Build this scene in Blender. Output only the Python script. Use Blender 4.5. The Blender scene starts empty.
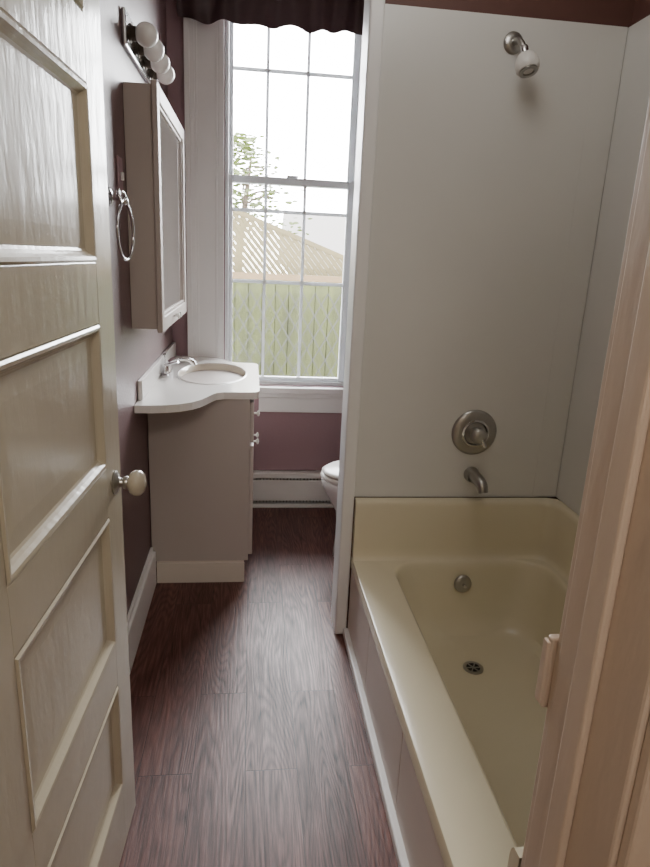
import bpy, bmesh, math, random
from mathutils import Vector, Matrix
random.seed(4)
S=bpy.context.scene
COL=S.collection

# ------------------------------------------------------------ materials
def mat(name,col,rough=0.5,metal=0.0,var=0.06,vscale=4.0,bump=0.0,bscale=60.0,spec=0.5,coat=0.0,stretch=None,transl=0.0):
    m=bpy.data.materials.new(name); m.use_nodes=True
    nt=m.node_tree; N=nt.nodes; L=nt.links
    b=N['Principled BSDF']
    b.inputs['Roughness'].default_value=rough
    b.inputs['Metallic'].default_value=metal
    b.inputs['Specular IOR Level'].default_value=spec
    b.inputs['Coat Weight'].default_value=coat
    b.inputs['Coat Roughness'].default_value=0.15
    tc=N.new('ShaderNodeTexCoord')
    src=tc.outputs['Object']
    if stretch:
        mp=N.new('ShaderNodeMapping'); mp.inputs['Scale'].default_value=stretch
        L.new(src,mp.inputs['Vector']); src=mp.outputs['Vector']
    n=N.new('ShaderNodeTexNoise'); n.inputs['Scale'].default_value=vscale; n.inputs['Detail'].default_value=4
    L.new(src,n.inputs['Vector'])
    mx=N.new('ShaderNodeMix'); mx.data_type='RGBA'
    mx.inputs[6].default_value=(*[max(0,c*(1-var)) for c in col],1)
    mx.inputs[7].default_value=(*[min(1,c*(1+var)) for c in col],1)
    L.new(n.outputs['Fac'],mx.inputs[0]); L.new(mx.outputs[2],b.inputs['Base Color'])
    if bump>0:
        n2=N.new('ShaderNodeTexNoise'); n2.inputs['Scale'].default_value=bscale; n2.inputs['Detail'].default_value=3
        L.new(src,n2.inputs['Vector'])
        bp=N.new('ShaderNodeBump'); bp.inputs['Strength'].default_value=bump; bp.inputs['Distance'].default_value=0.004
        L.new(n2.outputs['Fac'],bp.inputs['Height']); L.new(bp.outputs['Normal'],b.inputs['Normal'])
    if transl>0:
        t=N.new('ShaderNodeBsdfTranslucent'); L.new(mx.outputs[2],t.inputs['Color'])
        x=N.new('ShaderNodeMixShader'); x.inputs[0].default_value=transl
        L.new(b.outputs[0],x.inputs[1]); L.new(t.outputs[0],x.inputs[2]); L.new(x.outputs[0],N['Material Output'].inputs['Surface'])
    return m
def srgb(h):
    h=h.lstrip('#'); v=[int(h[i:i+2],16)/255 for i in (0,2,4)]
    return tuple(c/12.92 if c<=.04045 else ((c+.055)/1.055)**2.4 for c in v)

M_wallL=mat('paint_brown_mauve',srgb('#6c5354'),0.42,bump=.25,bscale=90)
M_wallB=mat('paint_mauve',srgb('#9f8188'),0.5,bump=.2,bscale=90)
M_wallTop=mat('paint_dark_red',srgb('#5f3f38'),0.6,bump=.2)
M_ceil=mat('ceiling_white',srgb('#e2dfd8'),0.8,bump=.1)
M_hall=mat('hall_paint',srgb('#bfb29c'),0.7,bump=.1)
M_trim=mat('trim_white_gloss',srgb('#efefef'),0.35,bump=.1,bscale=40)
M_door=mat('door_paint_cream',srgb('#beb5a1'),0.22,bump=.30,bscale=26,coat=.25,stretch=(1,1.5,.45))
M_jamb=mat('jamb_paint_pinkcream',srgb('#d2c0b0'),0.4,bump=.3,bscale=40,stretch=(1,1,.3))
M_panel=mat('surround_panel',srgb('#dcdcd9'),0.33,var=.03,bump=.05)
M_tub=mat('tub_bone_acrylic',srgb('#dfd7bd'),0.25,var=.03,coat=.2)
M_skirt=mat('skirt_panel',srgb('#ddd2ca'),0.45,bump=.1)
M_van=mat('vanity_laminate',srgb('#bdb4ae'),0.5,var=.03)
M_vanbase=mat('vanity_base',srgb('#dcd3c8'),0.5,var=.03)
M_counter=mat('cultured_marble',srgb('#f0eeea'),0.2,var=.03,coat=.3)
M_bowl=mat('sink_bowl_biscuit',srgb('#e4dccb'),0.18,var=.02,coat=.4)
M_cab=mat('cabinet_paint',srgb('#b8ada6'),0.45,var=.04)
M_chrome=mat('chrome',(.62,.62,.64),0.12,1.0,var=.02)
M_nickel=mat('brushed_nickel',(.44,.43,.41),0.3,1.0,var=.04)
M_bronze=mat('dark_metal',(.10,.085,.07),0.3,1.0,var=.1)
M_porc=mat('porcelain',srgb('#efeff0'),0.12,var=.01,coat=.4)
M_whiteplastic=mat('white_plastic',srgb('#e4e2de'),0.3,var=.02)
M_mirror=mat('mirror_silver',(.85,.86,.86),0.02,1.0,var=.0)
M_knob=mat('mineral_knob',srgb('#bdb5a4'),0.15,var=.2,vscale=40,coat=.5)
M_dark=mat('dark_hole',(.015,.015,.015),0.6)
M_seam=mat('seam_grey',srgb('#6e655f'),0.7)  # plain warm grey for the skirt core and heater fins
M_heat=mat('heater_enamel',srgb('#e6e4e0'),0.4,var=.02)
M_fence=mat('mossy_fence',srgb('#2f3311'),0.85,var=.85,vscale=2.2,bump=.3,stretch=(3,3,.6))
M_latt=mat('lattice_wood',srgb('#41391d'),0.8,var=.25)
M_rail=mat('fence_rail_wood',srgb('#4d3d24'),0.8,var=.2)
M_wire=mat('wire_galvanised',(.008,.009,.005),0.6,0.0)
M_ground=mat('yard_grass',srgb('#2c3515'),0.95,var=.3,vscale=8,bump=.5)
M_leaf=mat('leaves',srgb('#3a4418'),0.6,var=.4,vscale=6,transl=.3)
M_bark=mat('bark',srgb('#3c3228'),0.9,bump=.6,bscale=20)
M_roof=mat('roof_shingle',srgb('#4e4b48'),0.9,var=.15,vscale=12)
M_siding=mat('house_siding',srgb('#6d6f70'),0.8,var=.04)
M_vinyl=mat('window_vinyl',srgb('#eef1f4'),0.35,var=.02,transl=.13)
M_munt=mat('muntin_vinyl',srgb('#eef1f4'),0.35,var=.02,transl=.20)
M_bulb=mat('frosted_bulb',srgb('#f6f4f0'),0.25,var=.01,coat=.3)
M_curt=mat('valance_satin',srgb('#3e2d2f'),0.4,var=.2,vscale=8,transl=.03)

def glass_mat():
    m=bpy.data.materials.new('window_glass'); m.use_nodes=True
    nt=m.node_tree; N=nt.nodes; L=nt.links; N.remove(N['Principled BSDF'])
    t=N.new('ShaderNodeBsdfTransparent'); g=N.new('ShaderNodeBsdfGlossy'); g.inputs['Roughness'].default_value=.02
    f=N.new('ShaderNodeFresnel'); f.inputs['IOR'].default_value=1.3
    x=N.new('ShaderNodeMixShader'); L.new(f.outputs[0],x.inputs[0]); L.new(t.outputs[0],x.inputs[1]); L.new(g.outputs[0],x.inputs[2])
    L.new(x.outputs[0],N['Material Output'].inputs['Surface']); return m
M_glass=glass_mat()

def floor_mat():
    m=bpy.data.materials.new('vinyl_plank_floor'); m.use_nodes=True
    nt=m.node_tree; N=nt.nodes; L=nt.links; b=N['Principled BSDF']
    tc=N.new('ShaderNodeTexCoord'); sp=N.new('ShaderNodeSeparateXYZ'); L.new(tc.outputs['Object'],sp.inputs[0])
    cb=N.new('ShaderNodeCombineXYZ'); L.new(sp.outputs['Y'],cb.inputs['X']); L.new(sp.outputs['X'],cb.inputs['Y'])
    br=N.new('ShaderNodeTexBrick'); L.new(cb.outputs[0],br.inputs['Vector'])
    br.inputs['Scale'].default_value=1; br.inputs['Brick Width'].default_value=.92; br.inputs['Row Height'].default_value=.152
    br.inputs['Mortar Size'].default_value=.0010; br.inputs['Mortar Smooth'].default_value=.2; br.offset=.37
    br.inputs['Color1'].default_value=(0,0,0,1); br.inputs['Color2'].default_value=(1,1,1,1); br.inputs['Mortar'].default_value=(.5,.5,.5,1)
    def math_(op,a,bv=None,cl=False):
        n=N.new('ShaderNodeMath'); n.operation=op; n.use_clamp=cl
        if hasattr(a,'links'): L.new(a,n.inputs[0])
        else: n.inputs[0].default_value=a
        if bv is not None:
            if hasattr(bv,'links'): L.new(bv,n.inputs[1])
            else: n.inputs[1].default_value=bv
        return n.outputs[0]
    rnd=math_('MULTIPLY',br.outputs['Color'],23.0)
    def vec(sx,sy):
        c=N.new('ShaderNodeCombineXYZ')
        L.new(math_('MULTIPLY',sp.outputs['X'],sx),c.inputs['X']); L.new(math_('MULTIPLY',sp.outputs['Y'],sy),c.inputs['Y']); L.new(rnd,c.inputs['Z'])
        return c.outputs[0]
    def noise(sx,sy,det,ro=.5):
        n=N.new('ShaderNodeTexNoise'); n.inputs['Scale'].default_value=1; n.inputs['Detail'].default_value=det; n.inputs['Roughness'].default_value=ro
        L.new(vec(sx,sy),n.inputs['Vector']); return n.outputs['Fac']
    rings=math_('SINE',math_('MULTIPLY',noise(9,.9,1.5,.4),170.0))
    rings=math_('POWER',math_('ADD',math_('MULTIPLY',rings,.5),.5,True),.55)
    fine=noise(130,6,5,.72); fade=noise(16,3,2); big=noise(6,1.0,2)
    g=math_('MULTIPLY',math_('SUBTRACT',rings,.6),math_('MULTIPLY',fade,.56))
    g=math_('ADD',g,math_('MULTIPLY',math_('SUBTRACT',fine,.5),1.7))
    g=math_('ADD',g,math_('MULTIPLY',math_('SUBTRACT',big,.5),.8))
    g=math_('ADD',g,math_('MULTIPLY',math_('SUBTRACT',br.outputs['Color'],.5),.14))
    g=math_('ADD',g,.5)
    rp=N.new('ShaderNodeValToRGB'); L.new(g,rp.inputs[0])
    e=rp.color_ramp.elements
    e[0].position=.05; e[0].color=(*srgb('#29160f'),1)
    e[1].position=.98; e[1].color=(*srgb('#7a5046'),1)
    k=e.new(.5); k.color=(*srgb('#54302a'),1)
    mx=N.new('ShaderNodeMix'); mx.data_type='RGBA'
    L.new(br.outputs['Fac'],mx.inputs[0]); L.new(rp.outputs[0],mx.inputs[6]); mx.inputs[7].default_value=(*srgb('#241210'),1)
    L.new(mx.outputs[2],b.inputs['Base Color'])
    L.new(math_('ADD',math_('MULTIPLY',math_('SUBTRACT',1.0,g),.18),.34),b.inputs['Roughness'])
    bp=N.new('ShaderNodeBump'); bp.inputs['Strength'].default_value=.6; bp.inputs['Distance'].default_value=.0007
    hh=math_('SUBTRACT',g,math_('MULTIPLY',br.outputs['Fac'],1.5))
    L.new(hh,bp.inputs['Height']); L.new(bp.outputs[0],b.inputs['Normal'])
    return m
M_floor=floor_mat()

# ------------------------------------------------------------ mesh helpers
def obj(name,me,m=None,smooth=False):
    o=bpy.data.objects.new(name,me); COL.objects.link(o)
    if m: me.materials.append(m)
    if smooth:
        for p in me.polygons: p.use_smooth=True
    return o
def bm_box(bm,c,s,rot=None,mi=0):
    r=bmesh.ops.create_cube(bm,size=1.0)
    M=Matrix.Translation(Vector(c)) @ (rot.to_4x4() if rot else Matrix.Identity(4)) @ Matrix.Diagonal((*s,1))
    bmesh.ops.transform(bm,matrix=M,verts=r['verts'])
    for f in {f for v in r['verts'] for f in v.link_faces}: f.material_index=mi
def box(name,x0,x1,y0,y1,z0,z1,m,bev=0.0,seg=2):
    bm=bmesh.new(); bm_box(bm,((x0+x1)/2,(y0+y1)/2,(z0+z1)/2),(abs(x1-x0),abs(y1-y0),abs(z1-z0)))
    me=bpy.data.meshes.new(name); bm.to_mesh(me); bm.free()
    o=obj(name,me,m)
    if bev>0:
        b=o.modifiers.new('bevel','BEVEL'); b.width=bev; b.segments=seg; b.limit_method='ANGLE'
        for p in me.polygons: p.use_smooth=True
        o.modifiers.new('wn','WEIGHTED_NORMAL')
    return o
def boxes(name,lst,m,bev=0.0,mats=None):
    bm=bmesh.new()
    for b in lst:
        x0,x1,y0,y1,z0,z1=b[:6]; mi=b[6] if len(b)>6 else 0
        bm_box(bm,((x0+x1)/2,(y0+y1)/2,(z0+z1)/2),(abs(x1-x0),abs(y1-y0),abs(z1-z0)),mi=mi)
    me=bpy.data.meshes.new(name); bm.to_mesh(me); bm.free()
    o=obj(name,me,m)
    if mats:
        for k in mats: me.materials.append(k)
    if bev>0:
        b=o.modifiers.new('bevel','BEVEL'); b.width=bev; b.segments=2; b.limit_method='ANGLE'
    return o
def lathe(name,prof,origin,axis,m,n=40):
    axis=Vector(axis).normalized()
    q=Vector((0,0,1)).rotation_difference(axis).to_matrix().to_4x4()
    bm=bmesh.new(); rings=[]
    for r,h in prof:
        if r<1e-6: rings.append([bm.verts.new((0,0,h))])
        else: rings.append([bm.verts.new((r*math.cos(2*math.pi*i/n),r*math.sin(2*math.pi*i/n),h)) for i in range(n)])
    for a,b in zip(rings,rings[1:]):
        for i in range(n):
            j=(i+1)%n
            if len(a)==1 and len(b)==1: continue
            if len(a)==1: bm.faces.new((a[0],b[i],b[j]))
            elif len(b)==1: bm.faces.new((a[i],b[0],a[j]))
            else: bm.faces.new((a[i],a[j],b[j],b[i]))
    bmesh.ops.recalc_face_normals(bm,faces=bm.faces)
    bmesh.ops.transform(bm,matrix=Matrix.Translation(Vector(origin))@q,verts=bm.verts)
    me=bpy.data.meshes.new(name); bm.to_mesh(me); bm.free()
    o=obj(name,me,m,True)
    try: me.set_sharp_from_angle(angle=math.radians(50))
    except Exception: pass
    return o
def tube(name,pts,r,m,cyclic=False,smooth=True,radii=None):
    cu=bpy.data.curves.new(name,'CURVE'); cu.dimensions='3D'; cu.bevel_depth=r; cu.bevel_resolution=5; cu.use_fill_caps=True
    sp=cu.splines.new('NURBS' if smooth else 'POLY'); sp.points.add(len(pts)-1)
    for i,p in enumerate(pts):
        sp.points[i].co=(*p,1)
        if radii: sp.points[i].radius=radii[i]
    sp.use_cyclic_u=cyclic
    if smooth: sp.order_u=3; sp.use_endpoint_u=True; sp.resolution_u=8
    o=bpy.data.objects.new(name,cu); COL.objects.link(o)
    bpy.context.view_layer.update()
    me=bpy.data.meshes.new_from_object(o.evaluated_get(bpy.context.evaluated_depsgraph_get()))
    bpy.data.objects.remove(o); bpy.data.curves.remove(cu)
    me.name=name
    me.materials.clear()
    return obj(name,me,m,True)
def loft(name,loops,m,cap0=False,cap1=False,smooth=True):
    bm=bmesh.new(); R=[[bm.verts.new(p) for p in l] for l in loops]; n=len(R[0])
    for a,b in zip(R,R[1:]):
        for i in range(n):
            j=(i+1)%n; bm.faces.new((a[i],a[j],b[j],b[i]))
    if cap0: bm.faces.new(R[0])
    if cap1: bm.faces.new(R[-1])
    bmesh.ops.recalc_face_normals(bm,faces=bm.faces)
    me=bpy.data.meshes.new(name); bm.to_mesh(me); bm.free()
    return obj(name,me,m,smooth)
def rrect(x0,x1,y0,y1,r,z,k=8):
    out=[]
    for cx,cy,a0 in ((x1-r,y1-r,0),(x0+r,y1-r,90),(x0+r,y0+r,180),(x1-r,y0+r,270)):
        for i in range(k+1):
            a=math.radians(a0+90*i/k); out.append((cx+r*math.cos(a),cy+r*math.sin(a),z))
    return out
def oval(cx,cy,rx,ry,z,n=40,e=2.0):
    out=[]
    for i in range(n):
        a=2*math.pi*i/n; c,s=math.cos(a),math.sin(a)
        out.append((cx+rx*math.copysign(abs(c)**(2/e),c),cy+ry*math.copysign(abs(s)**(2/e),s),z))
    return out
def group(name,parts):
    bpy.context.view_layer.update()
    P=[p.matrix_world@Vector(c) for p in parts for c in p.bound_box]
    lo=[min(p[i] for p in P) for i in range(3)]; hi=[max(p[i] for p in P) for i in range(3)]
    e=bpy.data.objects.new(name,None); COL.objects.link(e); e.empty_display_size=.05
    e.location=((lo[0]+hi[0])/2,(lo[1]+hi[1])/2,lo[2])
    bpy.context.view_layer.update()
    for p in parts:
        p.parent=e; p.matrix_parent_inverse=e.matrix_world.inverted()
    return e

# ------------------------------------------------------------ key planes
XL=-0.43; XR=1.21; YB=3.55; YF=0.67; YH=0.50; ZC=2.80
box('floor',-1.3,1.6,-1.4,3.72,-.06,0,M_floor)
box('ceiling',-1.3,1.6,-1.4,3.72,ZC,ZC+.08,M_ceil)
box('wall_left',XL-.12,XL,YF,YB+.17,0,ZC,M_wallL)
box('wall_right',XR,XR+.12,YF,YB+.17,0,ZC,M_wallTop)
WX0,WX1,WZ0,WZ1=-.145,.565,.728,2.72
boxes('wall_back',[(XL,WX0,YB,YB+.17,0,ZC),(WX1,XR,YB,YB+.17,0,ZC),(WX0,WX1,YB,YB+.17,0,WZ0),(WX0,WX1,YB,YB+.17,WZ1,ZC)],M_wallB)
DX0,DX1,DZ=-.345,.405,2.16
boxes('wall_front',[(-1.3,DX0-.03,YH,YF,0,ZC),(DX1+.03,1.6,YH,YF,0,ZC),(DX0-.03,DX1+.03,YH,YF,DZ+.03,ZC)],M_hall)
box('wall_hall_back',-1.3,1.6,-1.5,-1.4,0,ZC,M_hall)
box('wall_hall_left',-1.4,-1.3,-1.5,YF,0,ZC,M_hall)
box('wall_hall_right',1.6,1.7,-1.5,YF,0,ZC,M_hall)

# partition (tap wall)
PX=.395
boxes('wall_partition',[(PX,XR,2.19,2.29,0,ZC)],M_wallTop)
box('trim_partition_end',.348,PX,2.168,2.30,0,ZC,M_trim,.008,3)

# surround panels
group('shower_surround',[box('tap_end_panel',PX+.001,XR-.014,2.182,2.1899,.5855,2.21,M_panel,.001),
     box('corner_flange',1.10,XR-.014,2.1805,2.182,.59,2.205,M_panel,.0008)])
group('shower_surround',[box('long_side_panel',XR-.012,XR-.0005,.70,2.189,.5855,2.21,M_panel,.002)])

# door frame (jambs, stop, casings)
boxes('trim_door_frame',[(DX1,DX1+.03,YH,YF,0,DZ+.03),(DX0-.03,DX0,YH,YF,0,DZ+.03),(DX0,DX1,YH,YF,DZ,DZ+.03),
      (DX1-.012,DX1,.575,.615,0,DZ),(DX0,DX0+.012,.575,.615,0,DZ),
      (DX1+.006,DX1+.12,YF,YF+.018,0,DZ+.12),(DX1+.03,DX1+.12,YF+.018,YF+.026,0,DZ+.12),
      (DX1+.006,DX1+.12,YH-.018,YH,0,DZ+.12),(DX1+.085,DX1+.12,YH-.028,YH-.018,0,DZ+.12),
      (DX0-.12,DX0-.006,YH-.018,YH,0,DZ+.12),(DX0-.006,DX1+.006,YH-.018,YH,DZ+.006,DZ+.12)],M_jamb,.004)
group('lock_keeper',[box('keeper_body',.404,.435,YF+.018,YF+.032,.865,.975,M_jamb,.004),
    box('keeper_lip',.400,.406,YF+.020,YF+.034,.872,.968,M_jamb,.002)])

# ------------------------------------------------------------ door (5 horizontal panels)
def build_door():
    W=.712; T=.036; st=.11
    parts=[]
    pan=[(.19,.475),(.585,.895),(1.005,1.305),(1.42,1.73),(1.84,2.03)]
    z=.01
    fr=[(0,st,-T,0,.01,2.13),(W-st,W,-T,0,.01,2.13)]
    for a,b in pan:
        fr.append((st,W-st,-T,0,z,a)); z=b
    fr.append((st,W-st,-T,0,z,2.13))
    parts.append(boxes('frame',fr,M_door))
    bm=bmesh.new()
    for a,b in pan:
        for side in (0,1):
            def lp(i,d):
                yy=-d if side==0 else -T+d
                return [bm.verts.new(p) for p in ((st+i,yy,a+i),(W-st-i,yy,a+i),(W-st-i,yy,b-i),(st+i,yy,b-i))]
            prof=[(0,0),(0.002,.001),(.006,-.003),(.012,-.002),(.017,.004),(.022,.009),(.027,.011),(.06,.010)]
            Ls=[lp(i,d) for i,d in prof]
            for p,q in zip(Ls,Ls[1:]):
                for i in range(4):
                    j=(i+1)%4; bm.faces.new((p[i],p[j],q[j],q[i]))
            bm.faces.new(Ls[-1])
    bmesh.ops.recalc_face_normals(bm,faces=bm.faces)
    me=bpy.data.meshes.new('panels'); bm.to_mesh(me); bm.free()
    parts.append(obj('panels',me,M_door))
    kx=W-.055; kz=.953
    parts.append(lathe('rosette',[(0,0),(.026,0),(.027,.003),(.022,.007),(.012,.010),(.010,.014),(.010,.03)],(kx,0,kz),(0,1,0),M_nickel))
    parts.append(lathe('knob',[(0.010,.026),(.014,.030),(.024,.036),(.029,.046),(.028,.056),(.020,.064),(.010,.067),(0,.068)],(kx,0,kz),(0,1,0),M_knob))
    parts.append(lathe('knob_collar',[(0.0135,.020),(.015,.024),(.0145,.031),(.012,.033)],(kx,0,kz),(0,1,0),M_nickel))
    parts.append(lathe('knob_back',[(0,0),(.026,0),(.024,.006),(.010,.012),(.012,.026),(.026,.036),(.026,.048),(.012,.056),(0,.057)],(kx,-T,kz),(0,-1,0),M_knob))
    parts.append(box('latch_plate',W-.0015,W+.0015,-.028,-.008,.86,1.02,M_nickel))
    for z in (.25,1.1,1.9):
        parts.append(lathe('hinge_barrel',[(0,0),(.006,0),(.006,.09),(0,.09)],(-.004,.004,z),(0,0,1),M_nickel,16))
    d=Vector((.034,.711,0)).normalized(); nrm=Vector((d.y,-d.x,0))
    Mx=Matrix(((d.x,nrm.x,0,-.325),(d.y,nrm.y,0,.682),(0,0,1,0),(0,0,0,1)))
    for p in parts:
        p.data.transform(Mx)
        if Mx.determinant()<0: p.data.flip_normals()
    b=parts[0].modifiers.new('b','BEVEL'); b.width=.001; b.segments=1
    group('door_1',parts)
build_door()

# ------------------------------------------------------------ baseboards
boxes('baseboard_left',[(XL,XL+.022,YF+.02,2.602,0,.16),(XL,XL+.012,YF+.02,2.602,.16,.18)],M_trim,.003)
box('baseboard_right',XR-.018,XR,2.30,YB,0,.15,M_trim,.003)
box('baseboard_partition',PX+.002,XR-.02,2.29,2.305,0,.15,M_trim,.003)

# ------------------------------------------------------------ bathtub
def bathtub():
    x0,x1,y0,y1,zd=.396,XR-.002,.70,2.176,.345
    parts=[]
    loops=[rrect(x0,x1,y0,y1,.004,zd-.045), rrect(x0,x1,y0,y1,.004,zd-.005), rrect(x0+.0015,x1-.001,y0+.001,y1,.004,zd-.0015), rrect(x0+.005,x1-.002,y0+.002,y1,.004,zd),
           rrect(.531,1.150,.798,2.130,.115,zd), rrect(.536,1.145,.803,2.125,.113,zd-.002),
           rrect(.543,1.138,.811,2.118,.11,zd-.010), rrect(.549,1.133,.822,2.112,.11,zd-.03),
           rrect(.566,1.120,.86,2.094,.12,zd-.13), rrect(.588,1.10,.92,2.072,.13,zd-.21),
           rrect(.608,1.085,.96,2.05,.13,zd-.248),rrect(.635,1.06,.995,2.025,.13,zd-.268),
           rrect(.70,1.0,1.08,1.96,.13,zd-.276)]
    parts.append(loft('basin',loops,M_tub,cap1=True))
    try: parts[0].data.set_sharp_from_angle(angle=math.radians(28))
    except Exception: pass
    bm=bmesh.new()
    pr=[(0.048,zd-.001),(.040,zd+.004),(.034,zd+.018),(.032,zd+.05),(.030,.560),(.027,.574),(.020,.583),(0.0,.585)]
    R=[]
    for off,z in pr:
        R.append([bm.verts.new(p) for p in ((x0+.002,y1-off,z),(x1-off-.05,y1-off,z),(x1-off-.015,y1-off-.015,z),(x1-off,y1-off-.05,z),(x1-off,y0+off+.03,z),(x1-off-.03,y0+off,z),(x0+.02,y0+off,z))])
    for a,b in zip(R,R[1:]):
        for i in range(len(a)-1):
            bm.faces.new((a[i],a[i+1],b[i+1],b[i]))
    base0=bm.verts.new((x0+.002,y1,zd-.002)); bm.faces.new([r[0] for r in R]+[base0])
    base1=bm.verts.new((x0+.02,y0,zd-.002)); bm.faces.new([r[-1] for r in R]+[base1])
    bmesh.ops.recalc_face_normals(bm,faces=bm.faces)
    me=bpy.data.meshes.new('upstand'); bm.to_mesh(me); bm.free()
    u=obj('upstand',me,M_tub,True); parts.append(u)
    try: me.set_sharp_from_angle(angle=math.radians(50))
    except Exception: pass
    sk=.400
    parts.append(boxes('skirt_panels',[(sk,sk+.02,y0+.005,1.30,.03,zd-.044),(sk,sk+.02,1.304,1.775,.03,zd-.044),(sk,sk+.02,1.779,2.175,.03,zd-.044)],M_skirt,.002))
    parts.append(box('skirt_core',sk+.006,sk+.03,y0+.006,2.174,.0,zd-.03,M_seam))
    parts.append(box('base_strip',sk-.020,sk+.01,y0+.005,2.166,.0,.034,M_trim,.006,3))
    parts.append(lathe('overflow_plate',[(0,.010),(.010,.012),(.028,.010),(.034,.005),(.035,0)],(.825,2.094,.262),(0,-1,.12),M_nickel))
    parts.append(lathe('overflow_lever',[(0,0),(.006,0),(.006,.022),(0,.024)],(.825,2.088,.262),(0,-1,.12),M_chrome,16))
    parts.append(lathe('drain_ring',[(.036,0),(.036,.003),(.026,.004),(.023,.001)],(.80,1.84,.070),(0,0,1),M_nickel))
    parts.append(lathe('drain_cup',[(.024,.003),(.020,.0012),(0,.001)],(.80,1.84,.070),(0,0,1),M_dark))
    for a in range(3):
        t=a*math.pi/3; c=Vector((.80,1.84,.0725)); d=Vector((math.cos(t),math.sin(t),0))*.024
        parts.append(tube('drain_bar',[c-d,c+d],.0022,M_nickel,smooth=False))
    group('bathtub',parts)
bathtub()

yw=2.180
group('tub_spout',[lathe('flange',[(0,0),(.030,0),(.030,.006),(.026,.012),(.024,.03)],(.842,yw,.680),(0,-1,0),M_nickel),
    tube('spout',[(.842,yw,.683),(.844,yw-.04,.683),(.847,yw-.08,.679),(.851,yw-.102,.668),(.854,yw-.108,.646)],.023,M_nickel,radii=[1,1,.98,.9,.82])])
group('shower_valve',[lathe('escutcheon',[(0,.012),(.03,.014),(.055,.013),(.078,.009),(.086,.003),(.087,0)],(.835,yw,.845),(0,-1,0),M_nickel,56),
    lathe('ring',[(.05,.010),(.052,.018),(.045,.020),(.040,.014)],(.835,yw,.845),(0,-1,0),M_chrome,48),
    lathe('handle',[(0.022,.01),(.026,.03),(.030,.045),(.030,.062),(.022,.070),(0,.072)],(.835,yw,.845),(0,-1,0),M_nickel),
    tube('lever',[(.835,yw-.062,.845),(.847,yw-.066,.828),(.857,yw-.068,.809)],.007,M_chrome)])
hx,hz=.818,2.135
ax=(.12,-.40,-.90)
group('shower_head',[lathe('flange',[(0,.010),(.016,.010),(.028,.005),(.033,0)],(hx,yw,hz),(0,-1,0),M_nickel),
    tube('arm',[(hx,yw,hz),(hx,yw-.03,hz),(hx+.006,yw-.050,hz-.010),(hx+.012,yw-.060,hz-.030)],.010,M_nickel),
    lathe('swivel',[(0,-.012),(.012,-.008),(.014,0),(.012,.010),(.012,.018)],(hx+.014,yw-.062,hz-.034),ax,M_chrome),
    lathe('head',[(0,0),(.014,.001),(.026,.008),(.034,.022),(.037,.038),(.036,.052),(.031,.060),(0,.058)],(hx+.016,yw-.069,hz-.048),ax,M_whiteplastic),
    lathe('nozzle_ring',[(.028,.058),(.028,.063),(.017,.064),(.015,.058)],(hx+.016,yw-.069,hz-.048),ax,M_nickel)])

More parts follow.
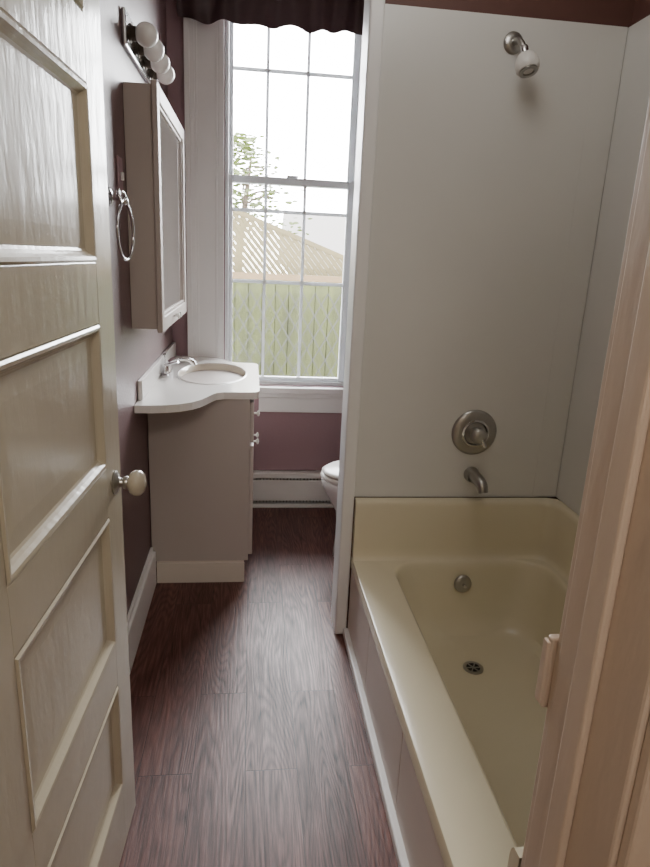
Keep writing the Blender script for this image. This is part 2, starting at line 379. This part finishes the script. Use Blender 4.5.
# ------------------------------------------------------------ vanity
VY0,VY1=2.61,3.34
def vanity():
    P=[]
    P.append(box('body',XL+.004,0.0,VY0,VY1,.105,.858,M_van,.002))
    P.append(box('plinth',XL+.024,-.020,VY0+.004,VY1,0,.105,M_vanbase,.002))
    P.append(box('plinth_board',XL+.024,-.016,VY0-.008,VY0+.004,0,.098,M_vanbase,.002))
    P.append(box('drawer_front_1',0,.018,VY0+.02,VY0+.355,.66,.84,M_van,.004))
    P.append(box('door_front_1',0,.018,VY0+.02,VY0+.355,.125,.645,M_van,.004))
    P.append(box('drawer_front_2',0,.018,VY0+.375,VY1-.02,.66,.84,M_van,.004))
    P.append(box('door_front_2',0,.018,VY0+.375,VY1-.02,.125,.645,M_van,.004))
    for y,z in ((VY0+.19,.75),(VY0+.31,.58),(VY0+.42,.58),(VY0+.55,.75)):
        P.append(lathe('pull',[(0,0),(.005,0),(.005,.012),(.013,.018),(.014,.024),(0,.028)],(.018,y,z),(1,0,0),M_whiteplastic,20))
    near=[(-.428,-.650),(-.37,-.648),(-.315,-.638),(-.265,-.615),(-.222,-.58),(-.192,-.535),(-.172,-.485),(-.158,-.445),(-.14,-.405),(-.11,-.385),(-.045,-.380),(.0,-.376),(.028,-.366),(.040,-.34)]
    far=[(-.428,.555),(-.31,.555),(-.25,.545),(-.20,.525),(-.165,.495),(-.140,.46),(-.125,.425),(-.105,.395),(-.075,.378),(-.03,.372),(.01,.366),(.032,.35),(.040,.32)]
    yc=2.985
    out=[(x,yc+y) for x,y in near]+[(x,yc+y) for x,y in reversed(far)]
    cx_,cy_,rx_,ry_=-.182,3.03,.158,.27
    def el(s,z): return [(cx_+rx_*s*math.cos(2*math.pi*i/48),cy_+ry_*s*math.sin(2*math.pi*i/48),z) for i in range(48)]
    ell=[(p[0],p[1]) for p in el(1.06,0)]
    bm=bmesh.new(); zt=.888; zb=.858
    def ring(pts,z): return [bm.verts.new((x,y,z)) for x,y in pts]
    o1=ring(out,zt); e1=ring(ell,zt)
    for r in (o1,e1):
        for i in range(len(r)): bm.edges.new((r[i],r[(i+1)%len(r)]))
    bmesh.ops.triangle_fill(bm,use_beauty=True,edges=bm.edges[:])
    o2=ring(out,zb)
    for i in range(len(o1)):
        j=(i+1)%len(o1); bm.faces.new((o1[i],o1[j],o2[j],o2[i]))
    prev=e1
    steps=[(1.045,zt+.004),(1.02,zt+.005),(1.0,zt+.002)]
    for k in range(1,9):
        t=k/8*math.pi/2; s=math.cos(t)**.6 if k<8 else .08; steps.append((s,zt-.14*math.sin(t)))
    for s,z in steps:
        cur=[bm.verts.new(p) for p in el(s,z)]
        for i in range(48):
            j=(i+1)%48; f=bm.faces.new((prev[i],prev[j],cur[j],cur[i])); f.smooth=True
            if z<zt: f.material_index=1
        prev=cur
    f=bm.faces.new(prev); f.material_index=1
    e2=ring([(cx_+(x-cx_)*1.01,cy_+(y-cy_)*1.01) for x,y in ell],zb)
    ed=[bm.edges.get((o2[i],o2[(i+1)%len(o2)])) for i in range(len(o2))]+[bm.edges.new((e2[i],e2[(i+1)%48])) for i in range(48)]
    bmesh.ops.triangle_fill(bm,use_beauty=True,edges=ed)
    bmesh.ops.recalc_face_normals(bm,faces=bm.faces)
    me=bpy.data.meshes.new('countertop'); bm.to_mesh(me); bm.free()
    P.append(obj('countertop',me,M_counter)); me.materials.append(M_bowl)
    P.append(lathe('sink_drain',[(.02,0),(.02,.002),(0,.001)],(cx_,cy_,.7485),(0,0,1),M_chrome))
    group('vanity_cabinet',P)
    box('counter_backsplash',XL+.001,XL+.02,2.42,3.53,.8882,.965,M_counter,.004)
vanity()
fy=2.98; fz=.8882; fx=-.384
fp=[boxes('deck_plate',[(fx-.022,fx+.010,fy-.085,fy+.085,fz,fz+.014)],M_chrome,.006),
    tube('spout',[(fx,fy,fz+.01),(fx,fy,fz+.05),(fx+.03,fy,fz+.075),(fx+.08,fy,fz+.075),(fx+.115,fy,fz+.062),(fx+.122,fy,fz+.045)],.012,M_chrome,radii=[1.4,1.2,1,1,.95,.9]),
    tube('lift_rod',[(fx-.016,fy,fz+.01),(fx-.016,fy,fz+.09)],.003,M_chrome,smooth=False),
    lathe('lift_knob',[(0,0),(.006,.002),(.006,.010),(0,.013)],(fx-.016,fy,fz+.088),(0,0,1),M_chrome,16)]
for s in (-1,1):
    fp.append(lathe('valve_body',[(.016,0),(.016,.02),(.013,.034),(.010,.042),(0,.044)],(fx-.004,fy+s*.058,fz+.012),(0,0,1),M_chrome))
    fp.append(tube('handle_lever',[(fx,fy+s*.058,fz+.05),(fx+.02,fy+s*.066,fz+.060),(fx+.055,fy+s*.078,fz+.072)],.007,M_chrome,radii=[1.2,1,.8]))
group('sink_faucet',fp)

# ------------------------------------------------------------ medicine cabinet
def medcab():
    y0,y1,z0,z1=2.35,3.20,1.17,1.975
    xf=-.338
    P=[box('case',XL+.001,xf,y0,y1,z0,z1,M_cab,.002)]
    fw=.055
    dz0,dz1=z0-.012,z1+.012; dy0,dy1=y0-.006,y1+.006
    P.append(boxes('door_frame',[(xf,xf+.02,dy0,dy0+fw,dz0,dz1),(xf,xf+.02,dy1-fw,dy1,dz0,dz1),
        (xf,xf+.02,dy0+fw,dy1-fw,dz0,dz0+fw),(xf,xf+.02,dy0+fw,dy1-fw,dz1-fw,dz1)],M_cab,.004))
    P.append(boxes('door_bead',[(xf+.006,xf+.013,dy0+fw,dy0+fw+.01,dz0+fw,dz1-fw),(xf+.006,xf+.013,dy1-fw-.01,dy1-fw,dz0+fw,dz1-fw),
        (xf+.006,xf+.013,dy0+fw+.01,dy1-fw-.01,dz0+fw,dz0+fw+.01),(xf+.006,xf+.013,dy0+fw+.01,dy1-fw-.01,dz1-fw-.01,dz1-fw)],M_cab,.002))
    P.append(box('mirror_glass',xf+.001,xf+.007,dy0+fw,dy1-fw,dz0+fw,dz1-fw,M_mirror))
    for y in (y0+.33,y0+.40):
        P.append(lathe('knob',[(.004,0),(.004,.012),(.011,.018),(.012,.024),(0,.028)],(xf+.02,y,z0+.02),(1,0,0),M_whiteplastic,20))
    group('medicine_cabinet',P)
medcab()

# ------------------------------------------------------------ vanity light
P=[boxes('backplate',[(XL+.001,XL+.016,2.36,3.0,2.085,2.195)],M_chrome,.006)]
for i in range(4):
    y=2.435+i*.16; z=2.14
    P.append(lathe('socket',[(.030,0),(.030,.003),(.023,.008),(.022,.022)],(XL+.015,y,z),(1,0,0),M_bronze,28))
    r=.038
    P.append(lathe('globe_bulb',[(.014,.014)]+[(r*math.sin(math.radians(a)),.016+r-r*math.cos(math.radians(a))) for a in range(22,181,10)]+[(0,.016+2*r)],(XL+.015,y,z),(1,0,0),M_bulb,28))
group('vanity_light_bar',P)

# ------------------------------------------------------------ towel ring, switch plate
tz=1.585; ty=2.05
rp=[]
for i in range(28):
    a=2*math.pi*i/28
    w_=.062 if math.sin(a)<0 else .062*(1-.45*math.sin(a)**2)
    rp.append((XL+.048+.012*math.cos(a),ty+w_*math.cos(a),tz-.085+.085*math.sin(a)))
sc=[tube('scroll_arm',[(XL+.03,ty,tz+.012),(XL+.035,ty+s*.02,tz+.030),(XL+.04,ty+s*.045,tz+.026),(XL+.044,ty+s*.052,tz+.004),(XL+.046,ty+s*.038,tz-.008),(XL+.046,ty+s*.026,tz+.002)],.0045,M_chrome) for s in (-1,1)]
group('towel_ring',[lathe('rosette',[(0,.014),(.012,.016),(.024,.010),(.028,.003),(.028,0)],(XL,ty,tz+.01),(1,0,0),M_chrome),
    tube('post',[(XL+.008,ty,tz+.01),(XL+.035,ty,tz+.01),(XL+.05,ty,tz+.002)],.008,M_chrome),
    lathe('ball',[(0,-.013),(.009,-.009),(.013,0),(.009,.009),(0,.013)],(XL+.048,ty,tz),(1,0,0),M_chrome,24),
    tube('ring',rp,.0045,M_chrome,cyclic=True)]+sc)
group('light_switch',[box('plate',XL,XL+.006,2.20,2.27,1.61,1.73,M_wallB,.002),box('toggle',XL+.006,XL+.016,2.23,2.24,1.66,1.685,M_whiteplastic,.002)])

# ------------------------------------------------------------ baseboard heater
hx0,hx1=.025,XR-.04
group('baseboard_heater',[boxes('back_housing',[(hx0,hx1,YB-.02,YB-.002,.0,.215)],M_heat,.002),
    boxes('front_panel',[(hx0,hx1,YB-.068,YB-.062,.045,.175)],M_heat,.002),
    boxes('top_cover',[(hx0,hx1,YB-.058,YB-.002,.205,.215),(hx0,hx1,YB-.068,YB-.060,.185,.215)],M_heat,.002),
    boxes('bottom_lip',[(hx0,hx1,YB-.068,YB-.002,.0,.022)],M_heat,.002),
    boxes('fins',[(hx0+.02+i*.02,hx0+.022+i*.02,YB-.058,YB-.02,.03,.19) for i in range(55)],M_seam),
    boxes('end_caps',[(hx0-.012,hx0,YB-.07,YB-.002,0,.218),(hx1,hx1+.012,YB-.07,YB-.002,0,.218)],M_heat,.002)])

# ------------------------------------------------------------ window
def window():
    P=[]
    P.append(boxes('frame',[(WX0,WX0+.018,YB,YB+.15,WZ0,WZ1),(WX1-.018,WX1,YB,YB+.15,WZ0,WZ1),(WX0+.018,WX1-.018,YB,YB+.15,WZ1-.02,WZ1),(WX0+.018,WX1-.018,YB+.03,YB+.17,WZ0,WZ0+.018)],M_vinyl,.002))
    x0,x1=WX0+.018,WX1-.018
    gl0,gl1=x0+.020,x1-.034
    def sash(nm,y0,y1,z0,z1,bot,top,rows):
        P.append(boxes(nm,[(x0,gl0,y0,y1,z0,z1),(gl1,x1,y0,y1,z0,z1),(gl0,gl1,y0,y1,z0,z0+bot),(gl0,gl1,y0,y1,z1-top,z1)],M_vinyl,.003))
        ym=(y0+y1)/2
        P.append(boxes(nm+'_muntins',[(x-.008,x+.008,ym-.005,ym+.005,z0+bot,z1-top) for x in (.070,.281)]+[(gl0,gl1,ym-.0045,ym+.0045,z-.009,z+.009) for z in rows],M_munt))
        P.append(box(nm+'_glass',gl0,gl1,ym-.002,ym+.002,z0+bot,z1-top,M_glass))
    sash('lower_sash',YB+.055,YB+.088,WZ0+.018,1.852,.022,.036,(1.303,1.678))
    sash('upper_sash',YB+.092,YB+.125,1.815,WZ1-.02,.036,.04,(2.370,))
    P.append(boxes('lock',[(.18,.24,YB+.045,YB+.07,1.852,1.864)],M_vinyl,.003))
    group('window_1',P)
    L=[]
    for c0,c1 in ((-.345,-.150),(.57,.765)):
        s=1 if c0<0 else -1
        a=c0 if c0<0 else c1
        L+=[(c0,c1,YB-.018,YB,.70,ZC-.06)]
        for o0,o1,th in ((0,.026,.036),(.026,.050,.028),(.050,.062,.023),(.165,.195,.027),(.150,.165,.022)):
            q0,q1=sorted((a+s*o0,a+s*o1)); L.append((q0,q1,YB-th,YB-.018,.70,ZC-.06))
    boxes('trim_window_casing',L,M_trim,.002)
    boxes('trim_window_stool',[(.05,.79,YB-.05,YB+.03,.69,.725),(WX0,.05,YB+.001,YB+.03,.705,.725),(.05,.77,YB-.018,YB,.575,.69),(.05,.78,YB-.03,YB-.018,.662,.69)],M_trim,.004)
window()

def valance():
    bm=bmesh.new(); nx,nz=160,14; x0,x1=-.37,.70
    V=[]
    for i in range(nx+1):
        u=i/nx; x=x0+(x1-x0)*u
        col=[]
        zb=2.520-.014*math.sin(u*math.pi*4)**2+.005*math.sin(u*41)
        for j in range(nz+1):
            v=j/nz; z=2.755+(zb-2.755)*v
            amp=.005+.010*v
            y=YB-.085+amp*math.sin(u*math.pi*15+1.5*math.sin(u*9))+.004*math.sin(u*70+v*3)
            col.append(bm.verts.new((x,y,z)))
        V.append(col)
    for i in range(nx):
        for j in range(nz):
            bm.faces.new((V[i][j],V[i+1][j],V[i+1][j+1],V[i][j+1]))
    me=bpy.data.meshes.new('cloth'); bm.to_mesh(me); bm.free()
    c=obj('cloth',me,M_curt,True)
    r=tube('rod',[(-.38,YB-.085,2.72),(.72,YB-.085,2.72)],.009,M_bronze,smooth=False)
    b=boxes('brackets',[(-.375,-.365,YB-.085,YB-.037,2.71,2.73),(.71,.72,YB-.085,YB-.037,2.71,2.73)],M_bronze)
    group('window_valance',[c,r,b])
valance()

# ------------------------------------------------------------ toilet (facing -X)
def toilet():
    cy=2.87; P=[]
    L=[oval(.685,cy,.26,.11,0,e=2.6),oval(.685,cy,.255,.105,.03,e=2.6),oval(.675,cy,.235,.09,.15,e=2.4),oval(.665,cy,.235,.105,.24),
       oval(.64,cy,.255,.15,.32),oval(.622,cy,.262,.178,.37),oval(.617,cy,.265,.184,.405),oval(.62,cy,.258,.178,.415)]
    P.append(loft('bowl',L,M_porc,cap0=True,cap1=True))
    P.append(loft('pedestal_shelf',[oval(.93,cy,.16,.11,.0,e=4),oval(.93,cy,.17,.12,.3,e=4),oval(.95,cy,.20,.17,.415,e=5)],M_porc,cap0=True,cap1=True))
    P.append(loft('seat',[oval(.622,cy,.265,.186,.417),oval(.618,cy,.272,.19,.427),oval(.622,cy,.266,.186,.437)],M_whiteplastic,cap0=True,cap1=True))
    P.append(loft('lid',[oval(.624,cy,.264,.182,.439),oval(.622,cy,.270,.186,.450),oval(.626,cy,.254,.172,.462)],M_whiteplastic,cap0=True,cap1=True))
    P.append(box('tank',.97,1.185,cy-.215,cy+.215,.415,.76,M_porc,.025,4))
    P.append(box('tank_lid',.96,1.19,cy-.225,cy+.225,.76,.795,M_porc,.012,3))
    P.append(tube('flush_lever',[(.968,cy-.15,.70),(.952,cy-.15,.70),(.948,cy-.09,.692)],.006,M_chrome))
    group('toilet',P)
toilet()

# ------------------------------------------------------------ added fill lights on unseen ceiling fittings (hall, bathroom)
dm=bpy.data.materials.new('fill_dome_glow'); dm.use_nodes=True  # glowing dome material of the added fill lights
db=dm.node_tree.nodes['Principled BSDF']; db.inputs['Base Color'].default_value=(.9,.88,.8,1)
db.inputs['Emission Color'].default_value=(1,.9,.78,1); db.inputs['Emission Strength'].default_value=3
def fill_fitting(name,x,y,energy,col,rad=.2,zl=2.45):
    group(name,[lathe('base',[(0,0),(.15,0),(.15,.02),(.14,.03)],(x,y,ZC),(0,0,-1),M_nickel),
      lathe('dome',[(.14,.03),(.13,.06),(.10,.09),(.05,.11),(0,.115)],(x,y,ZC),(0,0,-1),dm)])
    ld=bpy.data.lights.new(name+'_light','POINT'); ld.energy=energy; ld.shadow_soft_size=rad; ld.color=col
    lo=bpy.data.objects.new(name+'_light',ld); lo.location=(x,y,zl); COL.objects.link(lo)
fill_fitting('hall_fill',.15,-.55,34,(1,.92,.83))  # added fill behind the camera, brightens the bathroom through the doorway
fill_fitting('bathroom_fill',.45,1.55,7,(1,.98,.95),.22,2.5)  # added fill out of view, lifts the whole bathroom evenly

# ------------------------------------------------------------ outdoors
box('yard_ground',-9,12,3.75,24,-.45,-.35,M_ground)
def fence():
    yf=6.5
    bm=bmesh.new()
    x=-3.0
    while x<4.5:
        w=.135; bm_box(bm,(x+w/2,yf+random.uniform(-.004,.004),.45),(w-.006,.02,1.6)); x+=w
    bm_box(bm,(.75,yf+.02,.45),(7.5,.01,1.6))
    me=bpy.data.meshes.new('boards'); bm.to_mesh(me); bm.free(); b=obj('boards',me,M_fence)
    r=boxes('rails',[(-3.0,4.5,yf-.05,yf-.012,1.21,1.27),(-3.0,4.5,yf-.05,yf-.012,-.2,-.12)],M_rail)
    bm=bmesh.new()
    for s in (-1,1):
        x=-3.0
        while x<4.5:
            bm_box(bm,(x,yf-.065+s*.004,.42),(.013,.006,1.4*1.12),Matrix.Rotation(s*math.radians(30),3,'Y')); x+=.13
    me=bpy.data.meshes.new('mesh_wire'); bm.to_mesh(me); bm.free(); w=obj('mesh_wire',me,M_wire)
    group('garden_fence',[b,r,w])
    def top(x): return 1.90-.36*abs(x+.28)
    bm=bmesh.new(); y=yf+.25
    def clip(p,q):
        pts=[]
        for i in range(101):
            t=i/100; X=p[0]+(q[0]-p[0])*t; Z=p[1]+(q[1]-p[1])*t
            if 1.2<=Z<=top(X): pts.append((X,Z))
        return (pts[0],pts[-1]) if len(pts)>2 else None
    for s,step,wd in ((-1,.062,.044),(1,.15,.018)):
        x=-3.2
        while x<3.6:
            seg=clip((x,1.2),(x+s*.9,2.3))
            if seg:
                (ax_,az),(bx,bz)=seg; L=math.hypot(bx-ax_,bz-az)
                a=math.atan2(bx-ax_,bz-az)
                bm_box(bm,((ax_+bx)/2,y+s*.008,(az+bz)/2),(wd,.01,L),Matrix.Rotation(a,3,'Y'))
            x+=step
    for s in (-1,1):
        X0,X1=-.28,-.28+s*1.8; z0,z1=top(X0),top(X1)
        L=math.hypot(X1-X0,z1-z0); a=math.atan2(X1-X0,z1-z0)
        bm_box(bm,((X0+X1)/2,y,(z0+z1)/2),(.045,.04,L),Matrix.Rotation(a,3,'Y'))
    for X in (-2.05,-.28,1.5):
        t=top(X); bm_box(bm,(X,y+.04,(t-.35)/2),(.06,.06,t+.35))
    me=bpy.data.meshes.new('garden_lattice'); bm.to_mesh(me); bm.free(); obj('garden_lattice',me,M_latt)
fence()
bm=bmesh.new()
hx0_,hx1_,hy0,hy1=1.1,7.5,14.5,20
bm_box(bm,((hx0_+hx1_)/2,(hy0+hy1)/2,.4),(hx1_-hx0_,hy1-hy0,1.7),mi=0)
v=[bm.verts.new(p) for p in ((hx0_-.3,hy0-.3,1.2),(hx1_+.3,hy0-.3,1.2),(hx1_+.3,(hy0+hy1)/2,2.55),(hx0_-.3,(hy0+hy1)/2,2.55),(hx1_+.3,hy1+.3,1.2),(hx0_-.3,hy1+.3,1.2))]
for idx in ((0,1,2,3),(3,2,4,5),(0,3,5),(1,4,2)):
    f=bm.faces.new([v[i] for i in idx]); f.material_index=1
me=bpy.data.meshes.new('neighbour_house'); bm.to_mesh(me); bm.free()
o=obj('neighbour_house',me,M_siding); me.materials.append(M_roof)

def tree(name,cx,cy,ztop,n,spread):
    P=[tube('trunk',[(cx-.3,cy,-.36),(cx-.28,cy,1.2),(cx-.15,cy,2.2),(cx-.1,cy,ztop)],.05,M_bark,radii=[1.5,1.1,.7,.15])]
    for i in range(9):
        z=1.6+i*(ztop-1.7)/9; a=random.uniform(0,6.28); l=random.uniform(.4,spread)
        P.append(tube('branch',[(cx-.2,cy,z),(cx-.2+l*.5*math.cos(a),cy+.3*math.sin(a),z+.15),(cx-.2+l*math.cos(a),cy+.5*math.sin(a),z+.1)],.012,M_bark))
    bm=bmesh.new()
    for i in range(n):
        z=random.uniform(1.7,ztop+.2); w=spread*(.35+.65*(ztop+.3-z)/(ztop-1.4))
        c=Vector((cx-.25+random.gauss(0,.45)*w,cy+random.gauss(0,.4)*w,z))
        s=random.uniform(.025,.05)
        R=Matrix.Rotation(random.uniform(0,6.28),3,'Z')@Matrix.Rotation(random.uniform(0,3.14),3,'X')
        vs=[bm.verts.new(c+R@Vector(p)*s) for p in ((-1,0,0),(-.3,.45,.05),(.6,.35,0),(1.2,0,-.1),(.6,-.35,0),(-.3,-.45,.05))]
        bm.faces.new(vs)
    me=bpy.data.meshes.new('foliage'); bm.to_mesh(me); bm.free(); P.append(obj('foliage',me,M_leaf))
    group(name,P)
tree('garden_tree',.08,8.2,2.6,1300,.8)

# ------------------------------------------------------------ world & lights
w=bpy.data.worlds.new('overcast'); S.world=w; w.use_nodes=True
nt=w.node_tree; bg=nt.nodes['Background']
bg.inputs['Color'].default_value=(.965,.98,1,1); bg.inputs['Strength'].default_value=40.0
pl=bpy.data.lights.new('window_portal','AREA'); pl.shape='RECTANGLE'; pl.size=.74; pl.size_y=2.0
pl.cycles.is_portal=True
po=bpy.data.objects.new('window_portal',pl); po.location=((WX0+WX1)/2,YB+.18,(WZ0+WZ1)/2); po.rotation_euler=(math.radians(-90),0,0)
COL.objects.link(po)

# ------------------------------------------------------------ camera
cd=bpy.data.cameras.new('camera'); cam=bpy.data.objects.new('camera',cd); COL.objects.link(cam)
cd.sensor_fit='VERTICAL'; cd.sensor_height=36; cd.lens=26.0; cd.clip_start=.02
z=Vector((-.1195,-.9553,.2703)).normalized(); y=Vector((-.0132,.2739,.9616)); x=y.cross(z).normalized(); y=z.cross(x)
Mc=Matrix(((x.x,y.x,z.x,0),(x.y,y.y,z.y,0),(x.z,y.z,z.z,1.45),(0,0,0,1)))
cam.matrix_world=Mc
S.camera=cam
